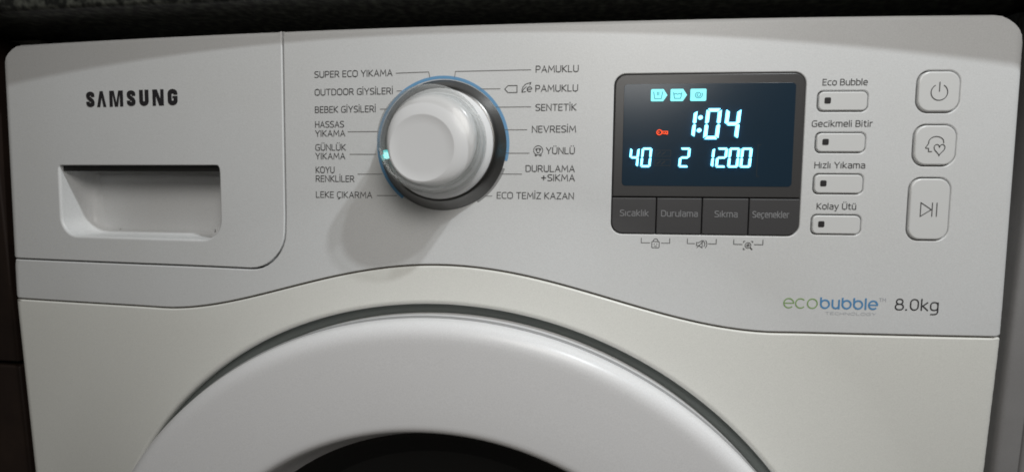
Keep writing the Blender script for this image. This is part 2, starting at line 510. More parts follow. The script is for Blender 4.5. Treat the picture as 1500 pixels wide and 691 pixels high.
class Ink:
    """flat print: strokes, polygons and text laid on the front surface"""
    def __init__(self):
        self.v, self.f = [], []
    def poly(self, pts):
        s = len(self.v)
        self.v += [(p[0], p[1]) for p in pts]
        self.f.append(tuple(range(s, s + len(pts))))
        return self
    def stroke(self, pts, w, closed=False, maxseg=0.003, cap=0.0):
        P = [Vector(p) for p in pts]
        Q = []
        m = len(P)
        for i in range(m if closed else m - 1):
            a, b = P[i], P[(i + 1) % m]
            k = max(1, int((b - a).length / maxseg))
            Q += [a + (b - a) * (j / k) for j in range(k)]
        if not closed:
            Q.append(P[-1])
            if cap:
                Q[0] = Q[0] + (Q[0] - Q[1]).normalized() * cap
                Q[-1] = Q[-1] + (Q[-1] - Q[-2]).normalized() * cap
        n = len(Q)
        s = len(self.v)
        for i in range(n):
            d1 = (Q[i] - Q[i - 1]) if (i > 0 or closed) else (Q[1] - Q[0])
            d2 = (Q[(i + 1) % n] - Q[i]) if (i < n - 1 or closed) else d1
            d1 = d1.normalized(); d2 = d2.normalized()
            n1 = Vector((-d1.y, d1.x)); n2 = Vector((-d2.y, d2.x))
            mm = (n1 + n2)
            mm = mm.normalized() if mm.length > 1e-6 else n1
            sc = 1 / max(0.45, mm.dot(n1))
            for sg in (1, -1):
                q = Q[i] + mm * (sg * w / 2 * sc)
                self.v.append((q.x, q.y))
        for i in range(n if closed else n - 1):
            j = (i + 1) % n
            self.f.append((s + 2 * i + 1, s + 2 * j + 1, s + 2 * j, s + 2 * i))
        return self
    def arc(self, cx, cz, r, a0, a1, w, rz=None, n=28):
        rz = rz or r
        full = abs(abs(a1 - a0) - 360) < 1e-6
        pts = [(cx + r * math.cos(math.radians(a0 + (a1 - a0) * k / n)), cz + rz * math.sin(math.radians(a0 + (a1 - a0) * k / n))) for k in range(n + (0 if full else 1))]
        return self.stroke(pts, w, closed=full)
    def disc(self, cx, cz, r, n=20):
        return self.poly([(cx + r * math.cos(2 * math.pi * k / n), cz + r * math.sin(2 * math.pi * k / n)) for k in range(n)])
    def map(self, fn):
        self.v = [fn(*p) for p in self.v]
        return self
    def build(self, name, material, parent, lift=0.00012, thick=0.0, surf=S):
        verts = [(x, surf(x, z) - lift, z) for x, z in self.v]
        me = mesh_from(name, verts, self.f)
        bm = bmesh.new(); bm.from_mesh(me)
        for f in bm.faces:
            f.normal_update()
        for f in bm.faces:
            if f.normal.y > 0:
                f.normal_flip()
        if thick:
            r = bmesh.ops.extrude_face_region(bm, geom=bm.faces[:])
            for g in r['geom']:
                if isinstance(g, bmesh.types.BMVert):
                    g.co.y -= thick
        bm.to_mesh(me); bm.free()
        return new_obj(name, me, material, parent, smooth=False)

# ------------------------------------------------------------------ lettering: a light rounded sans drawn as strokes (cap height 1)
def open_round(pts, arc=5):
    out = []
    n = len(pts)
    for i, p in enumerate(pts):
        v = Vector(p[:2])
        r = p[2] if len(p) > 2 else 0
        if r <= 0 or i in (0, n - 1):
            out.append(v); continue
        a, b = Vector(pts[i - 1][:2]), Vector(pts[i + 1][:2])
        u, w = (a - v).normalized(), (b - v).normalized()
        ra = pts[i - 1][2] if len(pts[i - 1]) > 2 else 0
        rb = pts[i + 1][2] if len(pts[i + 1]) > 2 else 0
        r = min(r, (a - v).length * (0.5 if ra else 1), (b - v).length * (0.5 if rb else 1))
        s0, s1 = v + u * r, v + w * r
        for k in range(arc + 1):
            t = k / arc
            c = 0.30                                # flatter than a circle: squarish bowls
            q = s0 * (1 - t) ** 3 + (v + (s0 - v) * c) * (3 * t * (1 - t) ** 2) + (v + (s1 - v) * c) * (3 * t * t * (1 - t)) + s1 * t ** 3
            out.append(q)
    return out
def ring(w, h, r, z=0):
    return [(w / 2, z), (w, z, r), (w, z + h, r), (0, z + h, r), (0, z, r), (w / 2, z)]
XH = 0.74
GLY = {
 'A': (.62, [[(0, 0), (.31, 1), (.62, 0)], [(.11, .33), (.51, .33)]]),
 'B': (.52, [[(0, 0), (0, 1), (.47, 1, .22), (.47, .53, .22), (0, .53)], [(.2, .53), (.52, .53, .24), (.52, 0, .24), (0, 0)]]),
 'C': (.52, [[(.52, .97), (.44, 1), (0, 1, .36), (0, 0, .36), (.44, 0), (.52, .03)]]),
 'D': (.58, [[(0, 0), (0, 1), (.58, 1, .36), (.58, 0, .36), (0, 0)]]),
 'E': (.44, [[(.44, 0), (0, 0), (0, 1), (.44, 1)], [(0, .52), (.40, .52)]]),
 'G': (.57, [[(.55, .97), (.46, 1), (0, 1, .36), (0, 0, .36), (.57, 0, .10), (.57, .48), (.36, .48)]]),
 'H': (.56, [[(0, 0), (0, 1)], [(.56, 0), (.56, 1)], [(0, .52), (.56, .52)]]),
 'I': (.0, [[(0, 0), (0, 1)]]),
 'K': (.53, [[(0, 0), (0, 1)], [(.51, 1), (.06, .52), (.53, 0)]]),
 'L': (.43, [[(0, 1), (0, 0), (.43, 0)]]),
 'M': (.76, [[(0, 0), (.07, 1), (.38, .30), (.69, 1), (.76, 0)]]),
 'N': (.58, [[(0, 0), (0, 1), (.58, 0), (.58, 1)]]),
 'O': (.64, [ring(.64, 1, .40)]),
 'P': (.50, [[(0, 0), (0, 1), (.50, 1, .26), (.50, .43, .26), (0, .43)]]),
 'R': (.54, [[(0, 0), (0, 1), (.50, 1, .26), (.50, .46, .26), (0, .46)], [(.26, .46), (.54, 0)]]),
 'S': (.50, [[(.47, .96), (.40, 1), (0, 1, .26), (.01, .56, .24), (.49, .45, .24), (.50, 0, .28), (.10, 0), (0, .05)]]),
 'T': (.54, [[(0, 1), (.54, 1)], [(.27, 1), (.27, 0)]]),
 'U': (.57, [[(0, 1), (0, 0, .32), (.57, 0, .32), (.57, 1)]]),
 'V': (.60, [[(0, 1), (.30, 0), (.60, 1)]]),
 'Y': (.58, [[(0, 1), (.29, .45), (.58, 1)], [(.29, .45), (.29, 0)]]),
 'Z': (.50, [[(.01, 1), (.50, 1), (0, 0), (.50, 0)]]),
 '+': (.46, [[(0, .35), (.46, .35)], [(.23, .12), (.23, .58)]]),
 'a': (.44, [[(.05, XH), (.44, XH, .20), (.44, 0)], [(.44, .42), (0, .42, .20), (0, 0, .20), (.44, 0)]]),
 'b': (.47, [[(0, 1.04), (0, 0), (.47, 0, .26), (.47, XH, .26), (0, XH)]]),
 'c': (.40, [[(.40, XH), (0, XH, .28), (0, 0, .28), (.40, 0)]]),
 'e': (.46, [[(.42, 0), (0, 0, .28), (0, XH, .28), (.46, XH, .26), (.46, .37), (0, .37)]]),
 'g': (.47, [[(.47, 0), (0, 0, .26), (0, XH, .26), (.47, XH), (.47, -.28, .22), (.06, -.28)]]),
 'i': (.0, [[(0, 0), (0, .66)], [(0, .95), (0, 1.0)]]),
 'ı': (.0, [[(0, 0), (0, XH)]]),
 'k': (.43, [[(0, 0), (0, 1.04)], [(.40, XH), (.06, .39), (.43, 0)]]),
 'l': (.0, [[(0, 0), (0, 1.04)]]),
 'm': (.74, [[(0, 0), (0, XH), (.37, XH, .2), (.37, 0)], [(.30, XH), (.74, XH, .2), (.74, 0)]]),
 'n': (.45, [[(0, 0), (0, XH), (.45, XH, .24), (.45, 0)]]),
 'o': (.49, [ring(.49, XH, .30)]),
 'r': (.26, [[(0, 0), (0, XH)], [(0, .55), (.02, XH, .18), (.26, XH)]]),
 't': (.30, [[(.10, .97), (.10, 0, .18), (.30, 0)], [(0, XH), (.29, XH)]]),
 'u': (.46, [[(0, XH), (0, 0, .24), (.46, 0), (.46, XH)]]),
 'y': (.48, [[(0, XH), (.24, .02)], [(.48, XH), (.17, -.28), (.04, -.28)]]),
 'z': (.40, [[(.01, XH), (.40, XH), (0, 0), (.40, 0)]]),
}
GLY['İ'] = (.0, [[(0, 0), (0, .96)], [(0, 1.23), (0, 1.28)]])
GLY['Ü'] = (.57, GLY['U'][1] + [[(.15, 1.24), (.15, 1.28)], [(.42, 1.24), (.42, 1.28)]])
GLY['ü'] = (.46, GLY['u'][1] + [[(.11, 1.0), (.11, 1.04)], [(.35, 1.0), (.35, 1.04)]])
GLY['Ç'] = (.52, GLY['C'][1] + [[(.28, 0), (.33, -.13), (.28, -.24), (.15, -.24)]])
GLY['ç'] = (.40, GLY['c'][1] + [[(.21, 0), (.26, -.13), (.21, -.24), (.09, -.24)]])
GLY['Ş'] = GLY['S']

def print_text(name, entry, material, parent, lift=0.00012, weight=0.122, surf=S, gap=0.215):
    s, x0, x1, z, cap = entry
    lw = cap * weight
    pos, x = [], 0.0
    for i, ch in enumerate(s):
        if ch == ' ':
            x += 0.33
            continue
        pos.append((ch, x))
        x += GLY[ch][0] + gap * (1.15 if GLY[ch][0] == 0 else 1.0)
    x -= gap
    sx = (x1 - x0 - lw) / x if x > 0 else cap
    z += lw * 0.5
    sz = cap - lw
    ink = Ink()
    for ch, px in pos:
        for path in GLY[ch][1]:
            pts = [(x0 + lw / 2 + (px + p.x) * sx, z + p.y * sz) for p in open_round(path)]
            ink.stroke(pts, lw, maxseg=1, cap=lw * 0.5 if len(path) < 3 or path[0] != path[-1] else 0)
    return ink.build(name, material, parent, lift, surf=surf)

# ================================================================== the washing machine
wm = empty("washing_machine", (0, 0.3, -0.68), "white front loading washing machine with round dial, lit display and round door", "washing machine")

XW = XE - 0.0002
GAP = 0.0005
ZT = 0.1678
XD, ZD = -0.0979, 0.0272

def edge_fillet(x, z):
    if abs(x) > XW - 0.0001:
        return 0.0002
    if z > ZT - 0.0002:
        return 0.0030
    return 0.0007

# control panel (wraps round the drawer front)
wave_pts = [(x, wave(x) + GAP, 0) for x in np.linspace(-0.19, 0.19, 96)]
D = LAY
bez = (0.0947, 0.1936, 0.0529, 0.1386)
bez_loop = rounded([(bez[0], bez[2], .006), (bez[1], bez[2], .006), (bez[1], bez[3], .006), (bez[0], bez[3], .006)], 0.004)
def rect_loop(b, r, grow=0.0, step=0.003):
    return rounded([(b[0] - grow, b[2] - grow, r), (b[1] + grow, b[2] - grow, r), (b[1] + grow, b[3] + grow, r), (b[0] - grow, b[3] + grow, r)], step)
# the option buttons share one size and pitch
BX0, BX1 = 0.2005, 0.2251
btns = [(BX0, BX1, zc - 0.0049, zc + 0.0049) for zc in (0.1238, 0.1023, 0.0806, 0.0590)]
power = (0.2499, 0.2706, 0.1182, 0.1388)
smart = (0.2498, 0.2705, 0.0907, 0.1113)
start = (0.2492, 0.2694, 0.0517, 0.0838)
outline = rounded([(-XW, GAP, .0008)] + wave_pts + [(XW, GAP, .0008), (XW, ZT, .021), (XD + GAP, ZT, .0006),
                   (XD + GAP, ZD - GAP, .0225), (-XW, ZD - GAP, .0006)], 0.004)
hole_loops = [rect_loop(bez, .0062, .0004)]
for b in btns:
    hole_loops.append(rect_loop(b, .0029, .00055))
for b in (power, smart):
    hole_loops.append(rect_loop(b, .0064, .0006))
hole_loops.append(rect_loop(start, .0064, .0006))
panel = plate("control_panel", [outline] + hole_loops, M['panel'], wm, edge_fillet, 0.012, grid=0.0065)

# detergent drawer with its grip recess
H = (-0.2590, -0.1416, 0.0440, 0.0896)
hl = rounded([(H[0], H[2], .0125), (H[1], H[2], .0125), (H[1], H[3], .0016), (H[0], H[3], .0016)], 0.003)
dl = rounded([(-XW, ZD + GAP, .0006), (XD - GAP, ZD + GAP, .0220), (XD - GAP, ZT, .0006), (-XW, ZT, .021)], 0.004)
def drawer_fillet(x, z):
    if H[0] - 1e-4 < x < H[1] + 1e-4 and H[2] - 1e-4 < z < H[3] + 1e-4:
        return 0.0016 if z < 0.088 else 0.0006
    return edge_fillet(x, z)
drawer = plate("detergent_drawer", [dl, hl], M['panel'], wm, drawer_fillet, 0.012, grid=0.0065)

def grip():
    n = len(hl)
    verts, faces = [], []
    loop = list(hl)
    if area2(loop) < 0:
        loop.reverse()
    cx, cz = (H[0] + H[1]) / 2, (H[2] + H[3]) / 2
    zb = 0.0880                      # top edge of the back wall, the slot runs on above it
    rows = [(0.0, 0.0120), (0.0, 0.0155), (0.0007, 0.0190), (0.0022, 0.0212), (0.0045, 0.0220)]
    for ins, dep in rows:
        for p in loop:
            q = Vector((p.x, p.y))
            q.x += ins if p.x < cx - 0.04 else (-ins if p.x > cx + 0.04 else 0)
            if p.y < 0.06:
                q.y += ins * (0.06 - p.y) / 0.016
            if q.y > zb and dep > 0.0011:
                pass
            verts.append((q.x, S(q.x, q.y) + dep, q.y))
    for k in range(len(rows) - 1):
        for i in range(n):
            j = (i + 1) % n
            if loop[i].y > 0.0885 and loop[j].y > 0.0885:
                continue
            faces.append((k * n + i, k * n + j, (k + 1) * n + j, (k + 1) * n + i))
    last = [(len(rows) - 1) * n + i for i in range(n)]
    bm = bmesh.new()
    bv = [bm.verts.new(v) for v in verts]
    for f in faces:
        bm.faces.new([bv[i] for i in f])
    low = [i for i in last if verts[i][2] <= 0.0892]
    order = sorted(low, key=lambda i: math.atan2(verts[i][2] - 0.06, verts[i][0] - cx))
    # back wall as a fan strip up to the slot
    top_l = bm.verts.new((H[0] + .004, S(H[0], zb) + 0.022, zb)); top_r = bm.verts.new((H[1] - .004, S(H[1], zb) + 0.022, zb))
    lowz = [i for i in last if verts[i][2] < zb - 0.001]
    left = sorted([i for i in lowz if verts[i][0] < cx], key=lambda i: (-verts[i][2], verts[i][0]))
    right = sorted([i for i in lowz if verts[i][0] >= cx], key=lambda i: (verts[i][2], verts[i][0]))
    ring = [top_l]
    seq = [i for i in last]
    # walk the loop from the right wall's bottom back round to the left wall (ccw loop starts low left)
    keep = [i for i in seq if verts[i][2] < zb - 0.001]
    ring_ids = keep
    st = max(range(len(keep)), key=lambda a: (verts[keep[a]][0] < cx, verts[keep[a]][2]))
    ring_ids = keep[st:] + keep[:st]
    face = [top_l] + [bv[i] for i in ring_ids] + [top_r]
    f = bm.faces.new(face)
    res = bmesh.ops.triangulate(bm, faces=[f])
    # ledge line and slot floor
    bmesh.ops.recalc_face_normals(bm, faces=bm.faces)
    for f in bm.faces:
        c = f.calc_center_median()
        if f.normal.dot(Vector((cx, -0.05, 0.07)) - c) < 0:
            f.normal_flip()
    me = bpy.data.meshes.new("grip_recess"); bm.to_mesh(me); bm.free()
    o = new_obj("grip_recess", me, M['panel'], drawer)
    me.set_sharp_from_angle(angle=math.radians(40))
    # black strip painted as the slot's shade behind the upper lip, and the ledge on the back wall under it
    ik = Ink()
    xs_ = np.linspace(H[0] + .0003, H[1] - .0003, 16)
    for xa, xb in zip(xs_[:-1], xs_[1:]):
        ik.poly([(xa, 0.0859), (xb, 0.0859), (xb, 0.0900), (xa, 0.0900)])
    ik.build("grip_shade_strip", M['black'], drawer, lift=-0.0030, thick=0.0006)
    ik = Ink()
    ik.stroke([(H[0] + .005, 0.0826), (H[1] - .005, 0.0826)], 0.0012, maxseg=0.008)
    ik.build("grip_ledge", M['panel'], drawer, lift=-0.0216, thick=0.0009)
grip()

# lower front with the door opening
RO = 0.2367
low_top = [(x, wave(x) - GAP, 0) for x in np.linspace(0.19, -0.19, 96)]
low_loop = rounded([(-XW, -0.60, .004), (XW, -0.60, .004), (XW, -GAP, .002)] + low_top + [(-XW, -GAP, .002)], 0.006)
def low_fillet(x, z):
    if abs(x) > XW - 0.0001:
        return 0.0002
    if math.hypot(x - CD[0], z - CD[1]) < RO + 0.002:
        return 0.0032
    return 0.0009
front = plate("lower_front", [low_loop, circle(CD[0], CD[1], RO, 220)], M['body'], wm, low_fillet, 0.014, grid=0.011)

# dark backing behind the joints
def back_surf(x, z):
    return S(x, z) + 0.0075
jb = Ink()
for (xa, za), (xb, zb) in zip([(p[0], p[1]) for p in [(-0.297, 0, 0)] + wave_pts + [(0.297, 0, 0)]][:-1], [(p[0], p[1]) for p in [(-0.297, 0, 0)] + wave_pts + [(0.297, 0, 0)]][1:]):
    jb.poly([(xa, za - 0.006), (xb, zb - 0.006), (xb, zb + 0.006), (xa, za + 0.006)])
jb.build("joint_backing", M['dust'], wm, lift=-0.0022)
db = Ink()
db.stroke([(-0.297, ZD), (XD - .0222, ZD)] + [(XD - .0222 + .0222 * math.sin(a), ZD + .0222 - .0222 * math.cos(a)) for a in np.linspace(0.1, 1.5, 14)] + [(XD, ZD + .0222), (XD, ZT - 0.003)], 0.008, maxseg=0.006)
db.build("drawer_joint_backing", M['backing'], wm, lift=-0.0060)

# cabinet shell behind the front
box("cabinet_shell", -0.2965, 0.2965, 0.045, 0.58, -0.66, 0.1600, M['body'], wm, 0.004)
for fx in (-0.24, 0.24):
    for fy in (0.09, 0.52):
        lathe("foot", [(0.0, 0.0), (0.021, 0.0), (0.021, 0.008), (0.012, 0.012), (0.012, 0.024), (0.0, 0.024)], M['gasket'], wm, (fx, fy, -0.68), (0, 0, 1), 24)

# ------------------------------------------------------------------ door
AX = (0, -1, 0)
DO = (CD[0], 0.0, CD[1])
door = lathe("door", [(0.1573, 0.0014), (0.15967, 0.0046), (0.16579, 0.016), (0.16894, 0.0225), (0.17092, 0.025), (0.1725, 0.0257), (0.17388, 0.02595), (0.17575, 0.026), (0.18907, 0.0257), (0.20485, 0.0252), (0.21916, 0.0246), (0.22212, 0.02445), (0.22439, 0.0241), (0.22666, 0.0232), (0.22873, 0.0216), (0.22991, 0.0193), (0.2305, 0.0161), (0.2307, 0.0123), (0.23031, -0.0002)][::-1],
             M['door'], wm, DO, AX, 200)
# open the lathe's end cap
def open_cap(o):
    bm = bmesh.new(); bm.from_mesh(o.data)
    bmesh.ops.delete(bm, geom=[f for f in bm.faces if len(f.verts) > 10], context='FACES')
    bm.to_mesh(o.data); bm.free()
open_cap(door)
lathe("door_trim", [(0.2293, 0.0130), (0.2310, 0.0128), (0.2314, 0.0116), (0.2312, 0.0100), (0.2293, 0.0100)], M['trim'], door, DO, AX, 200, closed=True)
lathe("door_glass", [(0.1579, 0.0024), (0.153, 0.0008), (0.140, 0.0018), (0.12, 0.005), (0.09, 0.009), (0.05, 0.012), (0.0, 0.013)], M['glass'], door, DO, AX, 128)
open_cap(lathe("door_gasket", [(0.2415, -0.0080), (0.2385, -0.0015), (0.2345, -0.0003), (0.2295, -0.0008), (0.2225, -0.0060)], M['gasket'], wm, DO, AX, 200))

# ------------------------------------------------------------------ programme dial
KX, KZ = -0.0008, 0.1007
KN = SN(KX, KZ)
KO = Vector((KX, S(KX, KZ), KZ))
dial = lathe("program_dial", [(0.0366, 0.0), (0.0366, 0.0008), (0.0362, 0.0013), (0.0354, 0.0022), (0.0336, 0.0045), (0.0318, 0.0066), (0.0310, 0.0073), (0.0302, 0.0075), (0.0290, 0.0072)],
             M['chrome'], wm, KO, KN, 128)
ecc = Vector((-0.66, -0.75)) * 0.0060
prof = [(0.0298, 0.0060, 0), (0.0303, 0.0078, 0), (0.0299, 0.0092, 0), (0.0284, 0.0107, 0), (0.0262, 0.0124, 0), (0.0248, 0.0158, 0), (0.0242, 0.0195, 0), (0.0240, 0.0220, 0),
        (0.0237, 0.0231, .04), (0.0229, 0.0242, .15), (0.0213, 0.0252, .42), (0.0193, 0.0260, .78), (0.0173, 0.0266, 1), (0.0170, 0.02663, 1), (0.0166, 0.0265, 1), (0.012, 0.02635, 1), (0.006, 0.02625, 1), (0.0003, 0.0262, 1)]
lathe("dial_cap", [(a, b) for a, b, c in prof], M['knob'], dial, KO, KN, 128, offs=[(ecc.x * c, ecc.y * c) for a, b, c in prof])
lathe("clear_rim", [(0.0250, 0.0135), (0.0268, 0.0130), (0.0277, 0.0142), (0.0278, 0.0180), (0.0276, 0.0268), (0.0272, 0.0282), (0.0263, 0.0289), (0.0254, 0.0285), (0.0249, 0.0270), (0.0245, 0.0225), (0.0246, 0.0175)],
      M['clear'], dial, KO, KN, 128, closed=True)
def dial_pt(a, r, h):
    e1 = (Vector((1, 0, 0)) - KN * KN.x).normalized(); e2 = KN.cross(e1)
    if e2.z < 0: e2 = -e2
    return KO + KN * h + e1 * (r * math.cos(a)) + e2 * (r * math.sin(a))
def dial_block(name, a0, a1, r0, r1, h0, h1, material):
    bm = bmesh.new()
    c = [bm.verts.new(dial_pt(a, r, h)) for h in (h0, h1) for a, r in ((a0, r0), (a0, r1), (a1, r1), (a1, r0))]
    for f in ((0, 1, 2, 3), (7, 6, 5, 4), (0, 4, 5, 1), (1, 5, 6, 2), (2, 6, 7, 3), (3, 7, 4, 0)):
        bm.faces.new([c[i] for i in f])
    bmesh.ops.recalc_face_normals(bm, faces=bm.faces)
    me = bpy.data.meshes.new(name); bm.to_mesh(me); bm.free()
    return new_obj(name, me, material, dial, smooth=False)
A0 = math.radians(197)
dial_block("indicator_light", A0 - .045, A0 + .075, 0.0249, 0.0266, 0.0205, 0.0235, M['led_core'])
dial_block("indicator_light", A0 - .10, A0 - .055, 0.0250, 0.0270, 0.0200, 0.0222, M['led'])
dial_block("indicator_light", A0 - .02, A0 + .06, 0.0270, 0.0274, 0.0190, 0.0232, M['led'])

# blue and grey rings printed round the dial
def ang(p): return math.degrees(math.atan2(p[1] - KZ, p[0] - KX))
aa = [ang(p) for p in D['arcs'][:4]]
a0 = aa[0] % 360; a1 = aa[1]
Ink().arc(-0.0012, 0.1012, 0.03770, a1, a0, 0.0017, n=120).build("dial_ring_print", M['blue_arc'], panel)
Ink().arc(-0.0012, 0.1012, 0.03770, aa[3], aa[2], 0.0017, n=40).build("dial_ring_print", M['grey_arc'], panel)

# programme names and leader lines
for e in D['left']:
    e = (e[0], -0.0779, e[2], e[3], 0.0038)
    print_text("program_name", e, M['print'], panel)
for e in D['right']:
    print_text("program_name", (e[0], e[1], e[2], e[3], 0.0038 if e[0] != "+" else 0.0050), M['print'], panel)
for l in D['leaders']:
    l = [list(p) for p in l]
    if len(l) == 2:
        zz = (l[0][1] + l[1][1]) / 2
        l[0][1] = l[1][1] = zz
    Ink().stroke(l, 0.00032).build("leader_line", M['line'], panel, lift=0.00015)

# small signs in front of two programme names
W = 0.00042
x0, x1, z0, z1 = D['tag']
zm = (z0 + z1) / 2
Ink().stroke([(x0, zm), (x0 + .0018, z0), (x1, z0), (x1, z1), (x0 + .0018, z1)], W, closed=True).build("tag_symbol", M['print'], panel)
x0, x1, z0, z1 = D['ec']
w, h = x1 - x0, z1 - z0
ik = Ink()
ik.stroke([(x0 + w * a, z0 + h * b) for a, b in ((.02, .02), (.03, .3), (.12, .58), (.30, .80), (.52, .92), (.86, 1.0), (.80, .86), (.74, .74))], W)
ik.stroke([(x0 + w * a, z0 + h * b) for a, b in ((.02, .02), (.10, .22), (.22, .40), (.44, .60))], W)
ik.stroke([(x0 + w * .02, z0 + h * .02), (x0 + w * .40, z0 + h * .10)], W)
ik.arc(x0 + w * .73, z0 + h * .33, w * .22, 0, 310, W * 1.15)
ik.stroke([(x0 + w * .53, z0 + h * .33), (x0 + w * .95, z0 + h * .33)], W)
ik.build("leaf_symbol", M['print'], panel)
x0, x1, z0, z1 = D['wool']
cx, cz, r = (x0 + x1) / 2, (z0 + z1) / 2 + .0002, (x1 - x0) / 2
ik = Ink()
ik.arc(cx, cz, r * 0.95, 0, 360, W * .9)
ik.stroke([(cx - r * .55, cz + r * .25), (cx - r * .2, cz + r * .42), (cx + r * .2, cz + r * .42), (cx + r * .55, cz + r * .25), (cx + r * .3, cz - .1 * r), (cx + r * .2, cz - r * .5), (cx - r * .2, cz - r * .5), (cx - r * .3, cz - .1 * r)], W * .9, closed=True)
ik.stroke([(cx - r * .6, cz + r * .28), (cx - r * .12, cz + r * .12)], W * .8)
ik.stroke([(cx + r * .6, cz + r * .28), (cx + r * .12, cz + r * .12)], W * .8)
for s in (-1, 1):
    ik.stroke([(cx + s * r * .62, cz - r * .8), (cx + s * r * .62, cz - r * 1.12), (cx + s * r * .35, cz - r * 1.12), (cx + s * r * .35, cz - r * .95)], W * .9)
ik.build("wool_symbol", M['print'], panel)

# brand wordmark
s_, bx0, bx1, bz, bh = D['brand']
ik = Ink()
lw = bh * 0.285
adv = (bx1 - bx0)
def S_shape(x, w):
    h = bh
    hw = w / 2 - lw / 2
    cx = x + w / 2
    t = bz + h - lw / 2; b = bz + lw / 2; m = bz + h / 2
    P = []
    P += [(cx + hw, t - h * .22), (cx + hw, t - h * .10)]
    P += [(cx + hw * math.cos(a), t - h * .10 + h * .10 * math.sin(a)) for a in np.linspace(0.3, math.pi, 8)]
    P += [(cx - hw, t - h * .16), (cx - hw * .75, m + h * .10), (cx + hw * .75, m - h * .10), (cx + hw, b + h * .17)]
    P += [(cx + hw * math.cos(a), b + h * .10 - h * .10 * math.sin(a)) for a in np.linspace(0.0, math.pi - .3, 8)]
    P += [(cx - hw, b + h * .10), (cx - hw, b + h * .22)]
    ik.stroke(P, lw * .92)
def sx(f): return bx0 + adv * f
# letter cells measured as fractions of the word
S_shape(sx(0.0), adv * .098)
h = bh
x = sx(.122); w = adv * .106
ik.poly([(x, bz), (x + w * .34, bz), (x + w * .58, bz + h * .80), (x + w * .66, bz + h), (x + w * .33, bz + h)])
ik.poly([(x + w * .66, bz + h), (x + w, bz), (x + w * .68, bz), (x + w * .50, bz + h * .62), (x + w * .56, bz + h)])
x = sx(.264); w = adv * .152
ik.poly([(x, bz), (x + w * .24, bz), (x + w * .24, bz + h), (x, bz + h)])
ik.poly([(x + w * .76, bz), (x + w, bz), (x + w, bz + h), (x + w * .76, bz + h)])
ik.poly([(x + w * .20, bz + h), (x + w * .34, bz + h), (x + w * .56, bz), (x + w * .38, bz)])
ik.poly([(x + w * .66, bz + h), (x + w * .80, bz + h), (x + w * .62, bz), (x + w * .44, bz)])
S_shape(sx(.455), adv * .098)
x = sx(.592); w = adv * .102; hw = w / 2 - lw / 2; cx = x + w / 2
ik.stroke([(cx - hw, bz + h), (cx - hw, bz + h * .30)] + [(cx - hw * math.cos(a), bz + lw / 2 + h * .16 - h * .16 * math.sin(a)) for a in np.linspace(0.1, math.pi - .1, 9)] + [(cx + hw, bz + h * .30), (cx + hw, bz + h)], lw)
x = sx(.735); w = adv * .120
ik.poly([(x, bz), (x + w * .30, bz), (x + w * .30, bz + h), (x, bz + h)])
ik.poly([(x + w * .70, bz), (x + w, bz), (x + w, bz + h), (x + w * .70, bz + h)])
ik.poly([(x + w * .10, bz + h), (x + w * .42, bz + h), (x + w * .90, bz), (x + w * .58, bz)])
x = sx(.896); w = adv * .104; hw = w / 2 - lw / 2; cx = x + w / 2
ik.stroke([(cx + hw, bz + h * .64), (cx + hw, bz + h * .70)] + [(cx + hw * math.cos(a), bz + h - lw / 2 - h * .14 + h * .14 * math.sin(a)) for a in np.linspace(0.1, math.pi - .1, 9)]
          + [(cx - hw, bz + h * .3)] + [(cx - hw * math.cos(a), bz + lw / 2 + h * .14 - h * .14 * math.sin(a)) for a in np.linspace(0.1, math.pi - .1, 9)] + [(cx + hw, bz + h * .30), (cx + hw, bz + h * .52)], lw)
ik.poly([(cx - w * .02, bz + h * .43), (cx + w * .5, bz + h * .43), (cx + w * .5, bz + h * .57), (cx - w * .02, bz + h * .57)])
ik.build("brand_wordmark", M['brand'], drawer, lift=0.00015)

# logo and load mark low on the right
s_, x0, x1, z, hh = D['eco']
w = (x1 - x0); r = w * .158; T_ = 0.00062
zc = z + r * 1.0
xh = r
ik = Ink()
cx = x0 + r
ik.arc(cx, zc, r - T_ / 2, 0, 318, T_); ik.stroke([(cx - r + T_ / 2, zc), (cx + r, zc)], T_ * .9)
cx = x0 + w * .5
ik.arc(cx, zc, r - T_ / 2, 42, 318, T_)
cx = x1 - r
ik.arc(cx, zc, r - T_ / 2, 0, 360, T_)
ik.build("logo_lettering", M['eco_green'], panel)
s_, x0, x1, z, hh = D['bubble']
T_ = 0.00092
w = x1 - x0
ik = Ink()
r = 0.00262; zc = D['eco'][3] + r + 0.0001; top = zc - r + 0.0063
def b_(x):
    ik.arc(x + r, zc, r - T_ / 2, 0, 360, T_); ik.stroke([(x + T_ / 2, zc), (x + T_ / 2, top)], T_)
b_(x0)
xu = x0 + w * .200; uw = .0043
ik.stroke([(xu + T_ / 2, zc + r), (xu + T_ / 2, zc - r * .25)] + [(xu + uw / 2 - (uw / 2 - T_ / 2) * math.cos(a), zc - r * .22 - (r * .78 - T_ / 2) * math.sin(a)) for a in np.linspace(.15, math.pi - .15, 10)] + [(xu + uw - T_ / 2, zc - r * .25), (xu + uw - T_ / 2, zc + r)], T_)
ik.stroke([(xu + uw - T_ / 2, zc), (xu + uw - T_ / 2, zc - r)], T_)
b_(x0 + w * .372); b_(x0 + w * .570)
xl = x0 + w * .770
ik.stroke([(xl + T_ / 2, zc - r), (xl + T_ / 2, top)], T_)
cx = x1 - r
ik.arc(cx, zc, r - T_ / 2, 0, 318, T_); ik.stroke([(cx - r + T_ / 2, zc), (cx + r - .0001, zc)], T_ * .85)
ik.build("logo_lettering", M['eco_blue'], panel)
print_text("logo_mark", D['tm'], M['pale'], panel)
print_text("logo_subtitle", D['tech'], M['pale'], panel)
s_, x0, x1, z, hh = D['kg']
w = x1 - x0; T_ = 0.00068
ik = Ink()
def X(f): return x0 + w * f
def Zz(f): return z + hh * f
